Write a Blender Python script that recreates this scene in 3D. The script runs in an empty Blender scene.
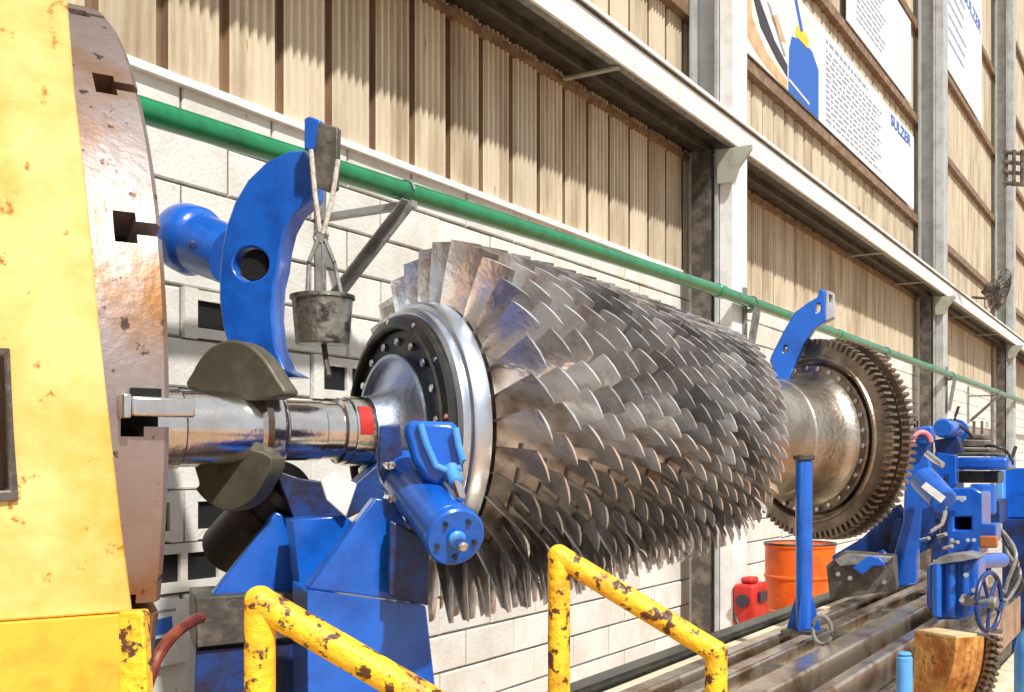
import bpy, bmesh, math, random
from mathutils import Vector, Matrix
random.seed(7)
scene = bpy.context.scene
COL = scene.collection
# ------------------------------------------------------------------ camera, world, sun, exposure
F, CX, HY, EYE = 1100.0, 512.0, 465.0, 1.5
cam_d = bpy.data.cameras.new('camera'); cam = bpy.data.objects.new('camera', cam_d); COL.objects.link(cam)
cam.location = (0, 0, EYE); cam.rotation_euler = (math.pi/2, 0, 0)
cam_d.sensor_fit = 'HORIZONTAL'; cam_d.sensor_width = 36; cam_d.lens = F*36/1024
cam_d.shift_y = (HY-346)/1024; cam_d.clip_start = .02; cam_d.clip_end = 300
scene.camera = cam
world = bpy.data.worlds.new('world'); scene.world = world; world.use_nodes = True
bg = world.node_tree.nodes['Background']; bg.inputs[0].default_value = (.93, .97, 1, 1); bg.inputs[1].default_value = .72
sun_d = bpy.data.lights.new('sun', 'SUN'); sun_d.energy = 4.8; sun_d.angle = math.radians(2.0); sun_d.color = (1, .965, .90)
sun = bpy.data.objects.new('sun', sun_d); COL.objects.link(sun)
sun.rotation_euler = Vector((.4, -.76, .98)).to_track_quat('Z', 'Y').to_euler()
vs = scene.view_settings
vs.view_transform = 'Standard'; vs.look = 'None'; vs.gamma = 1; vs.use_curve_mapping = False; vs.exposure = 0.0
# ------------------------------------------------------------------ frames
Zv = Vector((0, 0, 1)); CAM = Vector((0, 0, EYE))
TA = math.atan2(673, F)                                  # wall and lathe bed direction
Aw = Vector((math.sin(TA), math.cos(TA), 0)); Nw = Vector((math.cos(TA), -math.sin(TA), 0)); WD = 3.35
def WF(s, n, h): return -Nw*(WD-n) + Aw*s + Zv*(EYE+h)    # along wall, out from wall, height from eye
PH = math.radians(58)
Dr = Vector((math.sin(PH), math.cos(PH), 0)); Pr = Vector((math.cos(PH), -math.sin(PH), 0))
A0 = Vector((-.315, 3.18, EYE+.095))
def RF(s, q, v): return A0 + Dr*s + Pr*q + Zv*v           # along rotor, towards viewer, up from its axis
def ray(px, py): return Vector(((px-CX)/F, 1, (HY-py)/F))
def W(px, py, Y): return CAM + ray(px, py)*Y
def dirn(deg): return Vector((math.cos(math.radians(deg)), math.sin(math.radians(deg)), 0))
def on_plane(px, py, O, nrm):
    r = ray(px, py); return CAM + r*((O-CAM).dot(nrm)/r.dot(nrm))
def axis_s(px):
    u = (px-CX)/F; return (u*A0.y - A0.x)/(Dr.x - u*Dr.y)
def wall_s(px, n=0.):
    u = (px-CX)/F; z = (WD-n)/(Aw.x-Nw.x*u); return z*(Aw.x*u+Aw.y)
def pix(P):
    v = P-CAM; return CX+F*v.x/v.y, HY-F*v.z/v.y
# ------------------------------------------------------------------ materials
def mat(name, col, rough=.5, metal=0., col2=None, scale=6., lo=.45, hi=.62, stretch=(1, 1, 1), bump=0., bscale=60., speck=None, sscale=40., slo=.66, coat=0., vary=0.):
    m = bpy.data.materials.new(name); m.use_nodes = True
    nt = m.node_tree; N = nt.nodes; L = nt.links; b = N['Principled BSDF']
    b.inputs['Roughness'].default_value = rough; b.inputs['Metallic'].default_value = metal
    b.inputs['Base Color'].default_value = (*col, 1)
    if coat: b.inputs['Coat Weight'].default_value = coat; b.inputs['Coat Roughness'].default_value = .15
    geo = N.new('ShaderNodeNewGeometry'); mp = N.new('ShaderNodeMapping'); mp.inputs['Scale'].default_value = stretch
    L.new(geo.outputs['Position'], mp.inputs['Vector'])
    out = None
    def mixin(prev, c2, sc, l, h, vec):
        nz = N.new('ShaderNodeTexNoise'); nz.inputs['Scale'].default_value = sc; nz.inputs['Detail'].default_value = 5; nz.inputs['Roughness'].default_value = .62
        L.new(vec, nz.inputs['Vector'])
        mr = N.new('ShaderNodeMapRange'); mr.inputs['From Min'].default_value = l; mr.inputs['From Max'].default_value = h
        L.new(nz.outputs['Fac'], mr.inputs['Value'])
        mx = N.new('ShaderNodeMix'); mx.data_type = 'RGBA'
        L.new(mr.outputs['Result'], mx.inputs['Factor'])
        if prev is None: mx.inputs['A'].default_value = (*col, 1)
        else: L.new(prev, mx.inputs['A'])
        mx.inputs['B'].default_value = (*c2, 1)
        return mx.outputs['Result']
    if col2: out = mixin(out, col2, scale, lo, hi, mp.outputs['Vector'])
    if speck: out = mixin(out, speck, sscale, slo, slo+.05, mp.outputs['Vector'])
    if vary:
        oi = N.new('ShaderNodeObjectInfo'); hs = N.new('ShaderNodeHueSaturation')
        mr = N.new('ShaderNodeMapRange'); mr.inputs['To Min'].default_value = 1-vary; mr.inputs['To Max'].default_value = 1+vary*.6
        L.new(oi.outputs['Random'], mr.inputs['Value']); L.new(mr.outputs['Result'], hs.inputs['Value'])
        if out: L.new(out, hs.inputs['Color'])
        else: hs.inputs['Color'].default_value = (*col, 1)
        out = hs.outputs['Color']
    if out: L.new(out, b.inputs['Base Color'])
    if bump:
        nz = N.new('ShaderNodeTexNoise'); nz.inputs['Scale'].default_value = bscale; nz.inputs['Detail'].default_value = 4
        L.new(mp.outputs['Vector'], nz.inputs['Vector'])
        bp = N.new('ShaderNodeBump'); bp.inputs['Strength'].default_value = bump; bp.inputs['Distance'].default_value = .01
        L.new(nz.outputs['Fac'], bp.inputs['Height']); L.new(bp.outputs['Normal'], b.inputs['Normal'])
    return m
M = {}
M['yellow'] = mat('yellow_enamel', (.70, .41, .05), .42, 0, (.86, .66, .25), 4.5, .34, .60, bump=.25, bscale=25, speck=(.45, .20, .03), sscale=22, slo=.63, coat=.2)
M['orange_yellow'] = mat('orange_yellow_enamel', (.92, .50, .05), .45, 0, (.75, .22, .03), 5, .5, .7, bump=.25, bscale=25)
M['rail_yellow'] = mat('chipped_yellow_paint', (.95, .60, .03), .45, 0, (.80, .34, .02), 9, .48, .62, bump=.5, bscale=70, speck=(.10, .04, .02), sscale=42, slo=.545)
M['blue'] = mat('blue_enamel', (.006, .125, .60), .28, 0, (.004, .075, .40), 7, .45, .65, bump=.12, bscale=30, coat=.5)
M['blue_dark'] = mat('dark_and_shaded_blue_enamel', (.01, .05, .22), .4, 0, (.02, .02, .05), 9, .45, .6, bump=.2)  # dark blue parts, and blue parts with their shade painted in
M['blue_light'] = mat('pale_blue_enamel', (.12, .40, .85), .35, 0, (.06, .28, .8), 8)
M['steel'] = mat('polished_steel', (.78, .76, .75), .16, 1, (.62, .57, .53), 14, .4, .7, stretch=(1, 1, 1), bump=.06, bscale=90)
M['steel_rough'] = mat('turned_steel', (.62, .56, .48), .34, 1, (.40, .33, .26), 9, .42, .66, bump=.2, bscale=60)
M['flange'] = mat('flange_steel', (.55, .60, .70), .3, 1, (.75, .78, .85), 8, .4, .7)
M['hub'] = mat('hub_steel', (.42, .50, .66), .35, 1, (.62, .68, .80), 10, .4, .7, bump=.2)
M['ring_dark'] = mat('blackened_steel', (.045, .05, .055), .35, .7, (.10, .09, .06), 12)
M['blade'] = mat('blade_steel', (.97, .96, .97), .25, .88, (.70, .59, .50), 13, .50, .68, bump=.3, bscale=45, vary=.5)
M['drum'] = mat('drum_steel', (.50, .46, .42), .36, .9, (.26, .21, .17), 12)
M['gear'] = mat('gear_steel', (.36, .29, .22), .36, .9, (.20, .15, .11), 12, .42, .62, bump=.25)
M['olive'] = mat('dark_olive_steel', (.11, .105, .07), .5, .3, (.16, .15, .11), 10)  # dark olive with slightly paler mottling
M['plate'] = mat('faceplate_iron', (.40, .33, .32), .38, .75, (.34, .17, .07), 2.6, .44, .60, bump=.14, bscale=50, speck=(.10, .06, .05), sscale=30, slo=.63)
M['black'] = mat('black_rubber', (.02, .02, .022), .45, 0, (.05, .05, .05), 12)
M['void'] = mat('dark_cavity', (.006, .006, .006), .9)  # black fill painted for the shade inside openings and slots
M['iron'] = mat('dark_iron', (.10, .09, .08), .5, .5, (.22, .19, .16), 10, bump=.3)
M['greyiron'] = mat('grey_painted_iron', (.30, .30, .29), .5, .2, (.18, .17, .16), 14, bump=.3)
M['bucket'] = mat('galvanised_bucket', (.30, .29, .26), .4, .8, (.08, .075, .07), 16, .48, .58, bump=.4)
M['sling'] = mat('webbing', (.62, .58, .50), .9, 0, (.40, .36, .30), 60)
M['red'] = mat('red_paint', (.62, .03, .02), .4, 0, (.45, .02, .015), 10)
M['white'] = mat('white_paint', (.85, .85, .83), .5, 0, (.70, .69, .66), 9)
M['block'] = mat('painted_block', (.78, .77, .73), .85, 0, (.66, .62, .55), 3.5, .42, .68, bump=.35, bscale=60, speck=(.52, .44, .33), sscale=15, slo=.67, vary=.07)
M['mortar'] = mat('mortar', (.24, .21, .17), .95, 0, (.16, .14, .11), 10)
M['clad'] = mat('cream_cladding', (.68, .59, .44), .55, 0, (.42, .32, .21), 5, .45, .68, stretch=(1, 1, .16), bump=.1, speck=(.33, .19, .09), sscale=16, slo=.66, vary=.10)
M['valley_shade'] = mat('brown_valley_shade', (.27, .165, .095), .6, 0, (.16, .09, .05), 5, .45, .65, stretch=(1, 1, .2))  # shade and rust tint of the sheet valleys, painted as brown
M['girt'] = mat('brown_girt', (.20, .12, .07), .6, 0, (.32, .22, .14), 10)
M['column'] = mat('grey_column_paint', (.52, .54, .54), .5, .1, (.40, .41, .40), 5)
M['column_white'] = mat('white_column_paint', (.88, .88, .88), .5, 0, (.75, .74, .72), 6)
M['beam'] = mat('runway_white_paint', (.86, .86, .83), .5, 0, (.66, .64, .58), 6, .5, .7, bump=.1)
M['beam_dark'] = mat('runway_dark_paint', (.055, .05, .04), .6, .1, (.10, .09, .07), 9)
M['olive_paint'] = mat('grey_green_paint', (.42, .43, .35), .55, 0, (.32, .32, .26), 9)
M['green'] = mat('green_pipe_paint', (.0, .24, .085), .3, 0, (.0, .17, .06), 8, coat=.4)
M['floor'] = mat('workshop_floor', (.52, .32, .17), .5, 0, (.34, .19, .10), 1.6, .4, .65, bump=.1)
M['bedway'] = mat('ground_bedway', (.66, .58, .48), .25, .85, (.34, .20, .11), 7, .45, .62, bump=.08)
M['cream'] = mat('cream_paint', (.82, .72, .52), .5, 0, (.50, .38, .24), 9, .5, .7)
M['orange'] = mat('orange_drum_paint', (.90, .15, .01), .4, 0, (.70, .10, .01), 5, bump=.15)
M['rust'] = mat('rusted_casting', (.66, .36, .10), .7, .1, (.38, .12, .02), 16, .42, .60, stretch=(1, 1, .75), bump=.6, speck=(.16, .06, .02), sscale=30, slo=.62)
M['rust_top'] = mat('machined_rusty_face', (.85, .68, .36), .45, .3, (.62, .40, .16), 14)
M['banner'] = mat('vinyl_banner', (.84, .88, .95), .4, 0, (.78, .83, .92), 2)
M['ink'] = mat('grey_print', (.32, .34, .40), .6)
M['ink_blue'] = mat('blue_print', (.02, .13, .55), .5)
M['ink_skin'] = mat('tan_print', (.78, .50, .28), .5, 0, (.62, .34, .16), 8)
M['ink_dark'] = mat('dark_print', (.04, .035, .05), .5)
M['ink_yellow'] = mat('yellow_print', (.90, .62, .04), .5)
M['cable'] = mat('brown_cable', (.16, .03, .02), .4, 0, (.30, .07, .03), 20)
# ------------------------------------------------------------------ builders
def finish(name, bm, material, parent=None, bevel=0., sharp=34, kind=None, label=None):
    bmesh.ops.recalc_face_normals(bm, faces=bm.faces)
    lim = math.radians(sharp)
    for f in bm.faces: f.smooth = True
    for e in bm.edges:
        if len(e.link_faces) == 2 and e.calc_face_angle(0) > lim: e.smooth = False
    c = Vector()
    for v in bm.verts: c += v.co
    c /= max(1, len(bm.verts))
    for v in bm.verts: v.co -= c
    me = bpy.data.meshes.new(name); bm.to_mesh(me); bm.free()
    me.materials.append(material)
    o = bpy.data.objects.new(name, me); COL.objects.link(o)
    place(o, Matrix.Translation(c), parent)
    if bevel:
        b = o.modifiers.new('bevel', 'BEVEL'); b.width = bevel; b.segments = 2; b.limit_method = 'ANGLE'; b.angle_limit = math.radians(40)
    if kind: o['kind'] = kind
    if label: o['label'] = label
    return o
WM = {}
def place(o, Mw, parent=None):
    WM[o.name] = Mw
    if parent is not None:
        o.parent = parent; o.matrix_local = WM[parent.name].inverted() @ Mw
    else: o.matrix_local = Mw
def tag(o, label, cat, group=None):
    o['label'] = label; o['category'] = cat
    if group: o['group'] = group
    return o
def thing(name, loc, label, cat, group=None):
    o = bpy.data.objects.new(name, None); o.empty_display_size = .1; COL.objects.link(o)
    place(o, Matrix.Translation(loc)); return tag(o, label, cat, group)
def struct(name, loc):
    o = bpy.data.objects.new(name, None); o.empty_display_size = .1; COL.objects.link(o); place(o, Matrix.Translation(loc)); o['kind'] = 'structure'; return o
def a_box(bm, c, ex, ey, ez):
    vs_ = [bm.verts.new(c+ex*i+ey*j+ez*k) for i in (-1, 1) for j in (-1, 1) for k in (-1, 1)]
    for f in ((0, 1, 3, 2), (4, 6, 7, 5), (0, 4, 5, 1), (2, 3, 7, 6), (0, 2, 6, 4), (1, 5, 7, 3)): bm.faces.new([vs_[i] for i in f])
def wbox(bm, s0, s1, n0, n1, h0, h1):
    a_box(bm, WF((s0+s1)/2, (n0+n1)/2, (h0+h1)/2), Aw*(s1-s0)/2, Nw*(n1-n0)/2, Zv*(h1-h0)/2)
def rbox(bm, s0, s1, q0, q1, v0, v1):
    a_box(bm, RF((s0+s1)/2, (q0+q1)/2, (v0+v1)/2), Dr*(s1-s0)/2, Pr*(q1-q0)/2, Zv*(v1-v0)/2)
def perp(ax):
    ax = ax.normalized(); x = ax.cross(Zv)
    if x.length < .1: x = ax.cross(Vector((1, 0, 0)))
    x.normalize(); return ax, x, ax.cross(x).normalized()
def a_lathe(bm, O, axis, prof, seg=64, a0=0., a1=2*math.pi, X=None, Y=None):
    ax, x, y = perp(axis)
    if X is not None: x, y = X, Y
    full = abs(a1-a0-2*math.pi) < 1e-6; n = seg if full else seg+1
    rings = []
    for s, r in prof:
        if r < 1e-6: rings.append([bm.verts.new(O+ax*s)])
        else: rings.append([bm.verts.new(O+ax*s+(x*math.cos(a0+(a1-a0)*i/seg)+y*math.sin(a0+(a1-a0)*i/seg))*r) for i in range(n)])
    for A, B in zip(rings, rings[1:]):
        for i in range(seg):
            j = (i+1) % n
            if len(A) == 1 and len(B) == 1: continue
            if len(A) == 1: bm.faces.new((A[0], B[i], B[j]))
            elif len(B) == 1: bm.faces.new((A[i], B[0], A[j]))
            else: bm.faces.new((A[i], B[i], B[j], A[j]))
    return rings
def a_cyl(bm, p0, p1, r0, r1=None, seg=24, ch=0.):
    r1 = r0 if r1 is None else r1; L = (p1-p0).length
    if ch: pf = [(0, 0), (0, r0-ch), (ch, r0), (L-ch, r1), (L, r1-ch), (L, 0)]
    else: pf = [(0, 0), (0, r0), (L, r1), (L, 0)]
    a_lathe(bm, p0, p1-p0, pf, seg)
def a_tube(bm, pts, r, seg=12, closed=False):
    n = len(pts); rings = []
    for i, p in enumerate(pts):
        a = pts[(i-1) % n] if (closed or i > 0) else p
        b = pts[(i+1) % n] if (closed or i < n-1) else p
        t, x, y = perp(b-a)
        rings.append([bm.verts.new(p+(x*math.cos(2*math.pi*k/seg)+y*math.sin(2*math.pi*k/seg))*r) for k in range(seg)])
    pairs = list(zip(rings, rings[1:])) + ([(rings[-1], rings[0])] if closed else [])
    for A, B in pairs:
        for k in range(seg): bm.faces.new((A[k], B[k], B[(k+1) % seg], A[(k+1) % seg]))
    if not closed: bm.faces.new(rings[0]); bm.faces.new(rings[-1])
def a_prism(bm, pts, ext, holes=()):
    loops = [pts]+list(holes); es = []
    for lp in loops:
        vv = [bm.verts.new(p) for p in lp]
        es += [bm.edges.new((vv[i], vv[(i+1) % len(vv)])) for i in range(len(vv))]
    r = bmesh.ops.triangle_fill(bm, edges=es, use_beauty=True, use_dissolve=False)
    fs = [g for g in r['geom'] if isinstance(g, bmesh.types.BMFace)]
    x = bmesh.ops.extrude_face_region(bm, geom=fs)
    for g in x['geom']:
        if isinstance(g, bmesh.types.BMVert): g.co += ext
def smooth_poly(pts, n=4, closed=True):
    out = []; N = len(pts)
    for i in range(N):
        p0, p1, p2, p3 = [Vector(pts[(i+k) % N]) for k in (-1, 0, 1, 2)]
        for k in range(n):
            t = k/n; out.append(.5*((2*p1)+(-p0+p2)*t+(2*p0-5*p1+4*p2-p3)*t*t+(-p0+3*p1-3*p2+p3)*t*t*t))
    return out
def ell(cx, cy, rx, ry, n=20): return [(cx+rx*math.cos(2*math.pi*i/n), cy+ry*math.sin(2*math.pi*i/n)) for i in range(n)]
def plate(name, parent, pxs, O, deg, thick, m, holes=(), bevel=.004, toward=False, **k):
    """outline seen in the photograph, laid in the upright plane through O with heading deg, thick metres deep"""
    e = dirn(deg); nrm = e.cross(Zv)
    if nrm.dot(O-CAM) < 0: nrm = -nrm
    bm = bmesh.new()
    a_prism(bm, [on_plane(x, y, O, nrm) for x, y in pxs], nrm*(-thick if toward else thick), [[on_plane(x, y, O, nrm) for x, y in h] for h in holes])
    return finish(name, bm, m, parent, bevel, **k)
BED = -math.degrees(TA)
def boxp(name, parent, x0, y0, x1, y1, Y, depth, m, deg=BED, bevel=.006, floor=False, **k):
    """level box whose facing side covers the pixel rectangle at depth Y"""
    e = dirn(deg); nrm = e.cross(Zv)
    if nrm.y < 0: nrm = -nrm
    O = W((x0+x1)/2, (y0+y1)/2, Y)
    a = on_plane(x0, (y0+y1)/2, O, nrm); b = on_plane(x1, (y0+y1)/2, O, nrm)
    zt = O.z + (y1-y0)/2*Y/F; zb = 0.001 if floor else O.z - (y1-y0)/2*Y/F
    c = (a+b)/2; c.z = (zt+zb)/2
    bm = bmesh.new(); a_box(bm, c+nrm*depth/2, (b-a)/2, nrm*depth/2, Zv*(zt-zb)/2)
    return finish(name, bm, m, parent, bevel, **k)
def cylp(name, parent, p0, p1, r, m, r1=None, seg=24, ch=.004, **k):
    bm = bmesh.new(); a_cyl(bm, p0, p1, r, r1, seg, ch); return finish(name, bm, m, parent, **k)
def lathe_part(name, parent, prof, m, seg=96, O=None, axis=None, **k):
    bm = bmesh.new(); a_lathe(bm, A0 if O is None else O, Dr if axis is None else axis, prof, seg); return finish(name, bm, m, parent, **k)
def dup_obj(o, Mw, parent):
    c = o.copy(); COL.objects.link(c); place(c, Mw, parent); return c
def drop(p): return Vector((p.x, p.y, 0))
# ================================================================== SETTING
bm = bmesh.new(); a_box(bm, Vector((8, 14, -.1)), Vector((26, 0, 0)), Vector((0, 34, 0)), Vector((0, 0, .1)))
fl = finish('floor', bm, M['floor']); fl['kind'] = 'structure'
TOP = 1.5
bm = bmesh.new(); wbox(bm, -1, 46, -.30, -.14, -1.5, 11.6)
wall = finish('wall_back', bm, M['mortar']); wall['kind'] = 'structure'
bm = bmesh.new(); wbox(bm, -1, 46, -.14, -.012, -1.5, TOP-.01)
# blocks -------------------------------------------------------------
BL, BH = .5, .2
vent_px = [(186, 326), (184, 498), (182, 541), (178, 588), (783, 529), (330, 375), (918, 418), (985, 428), (1000, 432), (1012, 436), (985, 441), (1000, 445), (1012, 448), (985, 455), (1000, 457), (1012, 461)]
vents = set()
def block_at(s, h):
    r = int(math.floor((h+1.5)/BH)); off = (r % 2)*BL/2
    return r, int(math.floor((s-off)/BL))
for x, y in vent_px:
    s = wall_s(x); P = on_plane(x, y, WF(0, 0, 0), Nw); vents.add(block_at(s, P.z-EYE))
cand = []
for r in range(15):
    off = (r % 2)*BL/2
    for c in range(3, 62):
        s0 = off+c*BL; h0 = -1.5+r*BH
        cpx, cpy = pix(WF(s0+BL/2, 0, h0+BH/2))
        u0 = pix(WF(s0, 0, h0))[0]; u1 = pix(WF(s0+BL, 0, h0))[0]
        vis = u1 > 90 and u0 < 1024 and -10 < cpy < 700
        # rough hidden zone: rotor drum and headstock in front
        hid = (380 < u0 and u1 < 760 and 330 < cpy < 540)
        cand.append((vis and not hid, (u1-u0), r, c, s0, h0))
cand.sort(key=lambda t: (not t[0], -t[1]))
MB = {}
def block_mesh(L):
    key = round(L, 3)
    if key not in MB:
        b = bmesh.new(); a_box(b, Vector(), Vector((L/2-.006, 0, 0)), Vector((0, .06, 0)), Vector((0, 0, BH/2-.006)))
        bmesh.ops.bevel(b, geom=[e for e in b.edges if all(v.co.y < 0 for v in e.verts)], offset=.006, segments=1, affect='EDGES')
        me = bpy.data.meshes.new('block'); b.to_mesh(me); b.free(); me.materials.append(M['block']); MB[key] = me
    return MB[key]
RW = Matrix((Aw, -Nw, Zv)).transposed().to_4x4()
rest = bmesh.new(); nb = 0
for vis, w, r, c, s0, h0 in cand:
    if (r, c) in vents:
        vb = bmesh.new()
        for a, b_, d, e in ((.005, .07, 0, BH), (BL-.07, BL-.005, 0, BH), (.07, BL-.07, .005, .045), (.07, BL-.07, BH-.045, BH-.005), (BL/2-.018, BL/2+.018, .045, BH-.045)):
            wbox(vb, s0+a, s0+b_, -.12, .012, h0+d, h0+e)
        v = finish('vent_block', vb, M['block'], wall)
        vb = bmesh.new(); wbox(vb, s0+.06, s0+BL-.06, -.012, -.004, h0+.04, h0+BH-.04)
        finish('vent_opening', vb, M['void'], v); continue  # black panel painted for the dark inside of the vent
    jit = random.uniform(-.004, .006)
    if vis and nb < 285:
        o = bpy.data.objects.new('block', block_mesh(BL)); COL.objects.link(o); nb += 1
        place(o, Matrix.Translation(WF(s0+BL/2, -.06+jit, h0+BH/2)) @ RW, wall)
    else: wbox(rest, s0+.005, s0+BL-.005, -.10, jit, h0+.005, h0+BH-.005)
finish('backing_course', bm, M['mortar'], wall)
finish('distant_blocks', rest, M['block'], wall, kind='stuff')
# cladding sheets ----------------------------------------------------
SW = .32
def sheet_mesh(h):
    prof = [(0, .0), (.008, -.03), (.052, -.03), (.06, .0)]
    x = .060
    for k in range(5):
        prof += [(x+.010, 0), (x+.018, .020), (x+.036, .020), (x+.044, 0)]; x += .052
    prof.append((SW, 0))
    b = bmesh.new(); lo = [b.verts.new((x, -y, 0)) for x, y in prof]; hi = [b.verts.new((x, -y, h)) for x, y in prof]
    for i in range(len(prof)-1): b.faces.new((lo[i], lo[i+1], hi[i+1], hi[i]))
    me = bpy.data.meshes.new('cladding_sheet'); b.to_mesh(me); b.free(); me.materials.append(M['clad']); me.materials.append(M['valley_shade'])
    for i in range(3): me.polygons[i].material_index = 1  # valley faces take the painted shade brown
    return me
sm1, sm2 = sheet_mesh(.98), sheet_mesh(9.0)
for k in range(125):
    s = 1.6+k*SW
    for me, h in ((sm1, 1.5), (sm2, 2.5)):
        if me is sm2 and s < 3.5: continue
        if pix(WF(s, 0, h+.9))[0] > 1060: continue
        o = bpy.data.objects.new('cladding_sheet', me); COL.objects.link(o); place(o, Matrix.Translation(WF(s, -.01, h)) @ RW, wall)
bm = bmesh.new(); wbox(bm, .5, 40, -.05, .03, 1.48, 1.512)
finish('sill_flashing', bm, M['column_white'], wall)
bm = bmesh.new(); wbox(bm, .5, 40, -.01, .04, 2.385, 2.42)
finish('sheet_end_trim', bm, M['girt'], wall)
for h in (3.52, 4.95, 6.3, 7.9, 9.6):
    bm = bmesh.new(); wbox(bm, 3, 40, -.01, .085, h-.055, h+.055); finish('girt', bm, M['girt'], wall)
# columns -------------------------------------------------------------
col_labels = ['grey steel H column nearest, with white front face, behind the turbine blades',
              'grey steel H column between the two hanging banners, second along the wall',
              'grey steel H column beside the round wall fan, third along the wall',
              'grey steel H column at the far right edge of the wall']
for i, px in enumerate((709, 928, 1002, 1042)):
    s = wall_s(px, .2)
    t = thing('steel_column', WF(s, .2, -1.5), col_labels[i], 'column', 'wall columns')
    for h0, h1 in ((-1.5, 2.40), (2.66, 11.4)):
        bm = bmesh.new()
        wbox(bm, s-.13, s+.13, .092, .115, h0, h1); wbox(bm, s-.012, s+.012, .115, .295, h0, h1); wbox(bm, s-.13, s+.13, .295, .32, h0, h1)
        finish('column_shaft', bm, M['column'], t)
        bm = bmesh.new(); wbox(bm, s-.10, s+.22, .325, .43, h0, h1); finish('front_casing', bm, M['column_white'] if i == 0 else M['column'], t, .004)
    bm = bmesh.new(); wbox(bm, s-.16, s-.1305, .12, .27, -1.5, 2.40); finish('conduit_cover', bm, M['iron'], t)
# crane runway -----------------------------------------------------------
rw = thing('crane_runway_beam', WF(3, .25, 2.42), 'long white and dark steel crane runway ledge running along the wall', 'beam')
S0, S1 = .5, 40
bm = bmesh.new(); wbox(bm, S0, S1, .435, .455, 2.42, 2.585); finish('fascia', bm, M['beam'], rw)
bm = bmesh.new(); wbox(bm, S0, S1, .40, .48, 2.60, 2.625); finish('top_flange', bm, M['beam'], rw)
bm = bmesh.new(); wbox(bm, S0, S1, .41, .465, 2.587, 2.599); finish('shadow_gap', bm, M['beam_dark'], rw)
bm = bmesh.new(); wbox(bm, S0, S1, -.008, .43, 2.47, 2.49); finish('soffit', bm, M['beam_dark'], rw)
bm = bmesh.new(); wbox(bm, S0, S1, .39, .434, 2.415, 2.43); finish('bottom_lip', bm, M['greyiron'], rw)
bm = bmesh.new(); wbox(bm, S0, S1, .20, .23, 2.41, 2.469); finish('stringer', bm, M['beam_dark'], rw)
bm = bmesh.new(); wbox(bm, S0, S1, .30, .35, 2.626, 2.66); finish('crane_rail', bm, M['greyiron'], rw)
for px in (300, 585, 862, 906, 958, 985):
    s = wall_s(px, .2)
    bm = bmesh.new(); wbox(bm, s-.02, s+.02, .05, .425, 2.395, 2.409); finish('cross_brace', bm, M['olive_paint'], rw)
for px in (709, 928, 1002):
    s = wall_s(px, .2)
    for ds in (-.165,):
        bm = bmesh.new(); a_prism(bm, [WF(s+ds, n, h) for n, h in ((.33, 2.385), (.60, 2.385), (.60, 2.35), (.50, 2.22), (.47, 2.13), (.33, 2.13))], Aw*.02)
        finish('gusset_bracket', bm, M['olive_paint'], rw)
# ================================================================== WALL FITTINGS
# green pipe
gp = thing('green_pipe', WF(1.2, .2, 1.38), 'long bright green pipe running along the block wall above the rotor', 'pipe')
PN = .50; PIPE = [(1.95, 1.125), (2.3, 1.135), (4.5, 1.19), (7.55, 1.25), (12, 1.265), (24, 1.31), (36, 1.36)]
def ph(s):
    for (a, b), (c, d) in zip(PIPE, PIPE[1:]):
        if s <= c: return b+(d-b)*(s-a)/(c-a)
    return PIPE[-1][1]
bm = bmesh.new(); a_tube(bm, [WF(s, PN, h) for s, h in PIPE], .043, 20); finish('pipe_run', bm, M['green'], gp)
for px in (720, 840, 930):
    s = wall_s(px, PN); bm = bmesh.new(); a_cyl(bm, WF(s-.07, PN, ph(s-.07)), WF(s+.07, PN, ph(s+.07)), .050, seg=20, ch=.01); finish('coupling', bm, M['green'], gp)
blab = ['rusty grey angle bracket holding the pipe beside the hanging bucket', 'grey pipe bracket just right of the nearest column', 'grey pipe bracket above the large gear wheel', 'small grey pipe bracket above the blue tailstock', 'tiny far grey pipe bracket near the right edge of the pipe']
for i, px in enumerate((405, 752, 886, 951, 997)):
    s = wall_s(px, PN); H_ = ph(s); n_ = .432 if i in (1, 3) else .016; t = thing('pipe_bracket', WF(s, 0, H_-.3), blab[i], 'bracket', 'pipe brackets')
    bm = bmesh.new(); wbox(bm, s-.02, s+.02, n_+.024, PN+.05, H_-.075, H_-.046); finish('arm', bm, M['greyiron'], t)
    bm = bmesh.new(); wbox(bm, s-.025, s+.025, n_, n_+.022, H_-.55, H_+.12); finish('wall_leg', bm, M['greyiron'], t)
    bm = bmesh.new(); p0, p1 = WF(s-.05, PN+.04, H_-.05), WF(s-.05, n_+.03, H_-.50); ax = (p1-p0)
    sd = Aw; up = ax.normalized().cross(sd); a_box(bm, (p0+p1)/2, ax/2, sd*.022, up*.004); a_box(bm, (p0+p1)/2+sd*.020+up*.02, ax/2, sd*.004, up*.022)
    finish('diagonal_brace', bm, M['greyiron'], t)
    bm = bmesh.new(); a_tube(bm, [WF(s, PN+.05*math.cos(a), H_+.05*math.sin(a)) for a in [math.pi*(-.1+1.2*k/10) for k in range(11)]], .006, 8); finish('u_bolt', bm, M['greyiron'], t)
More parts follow.
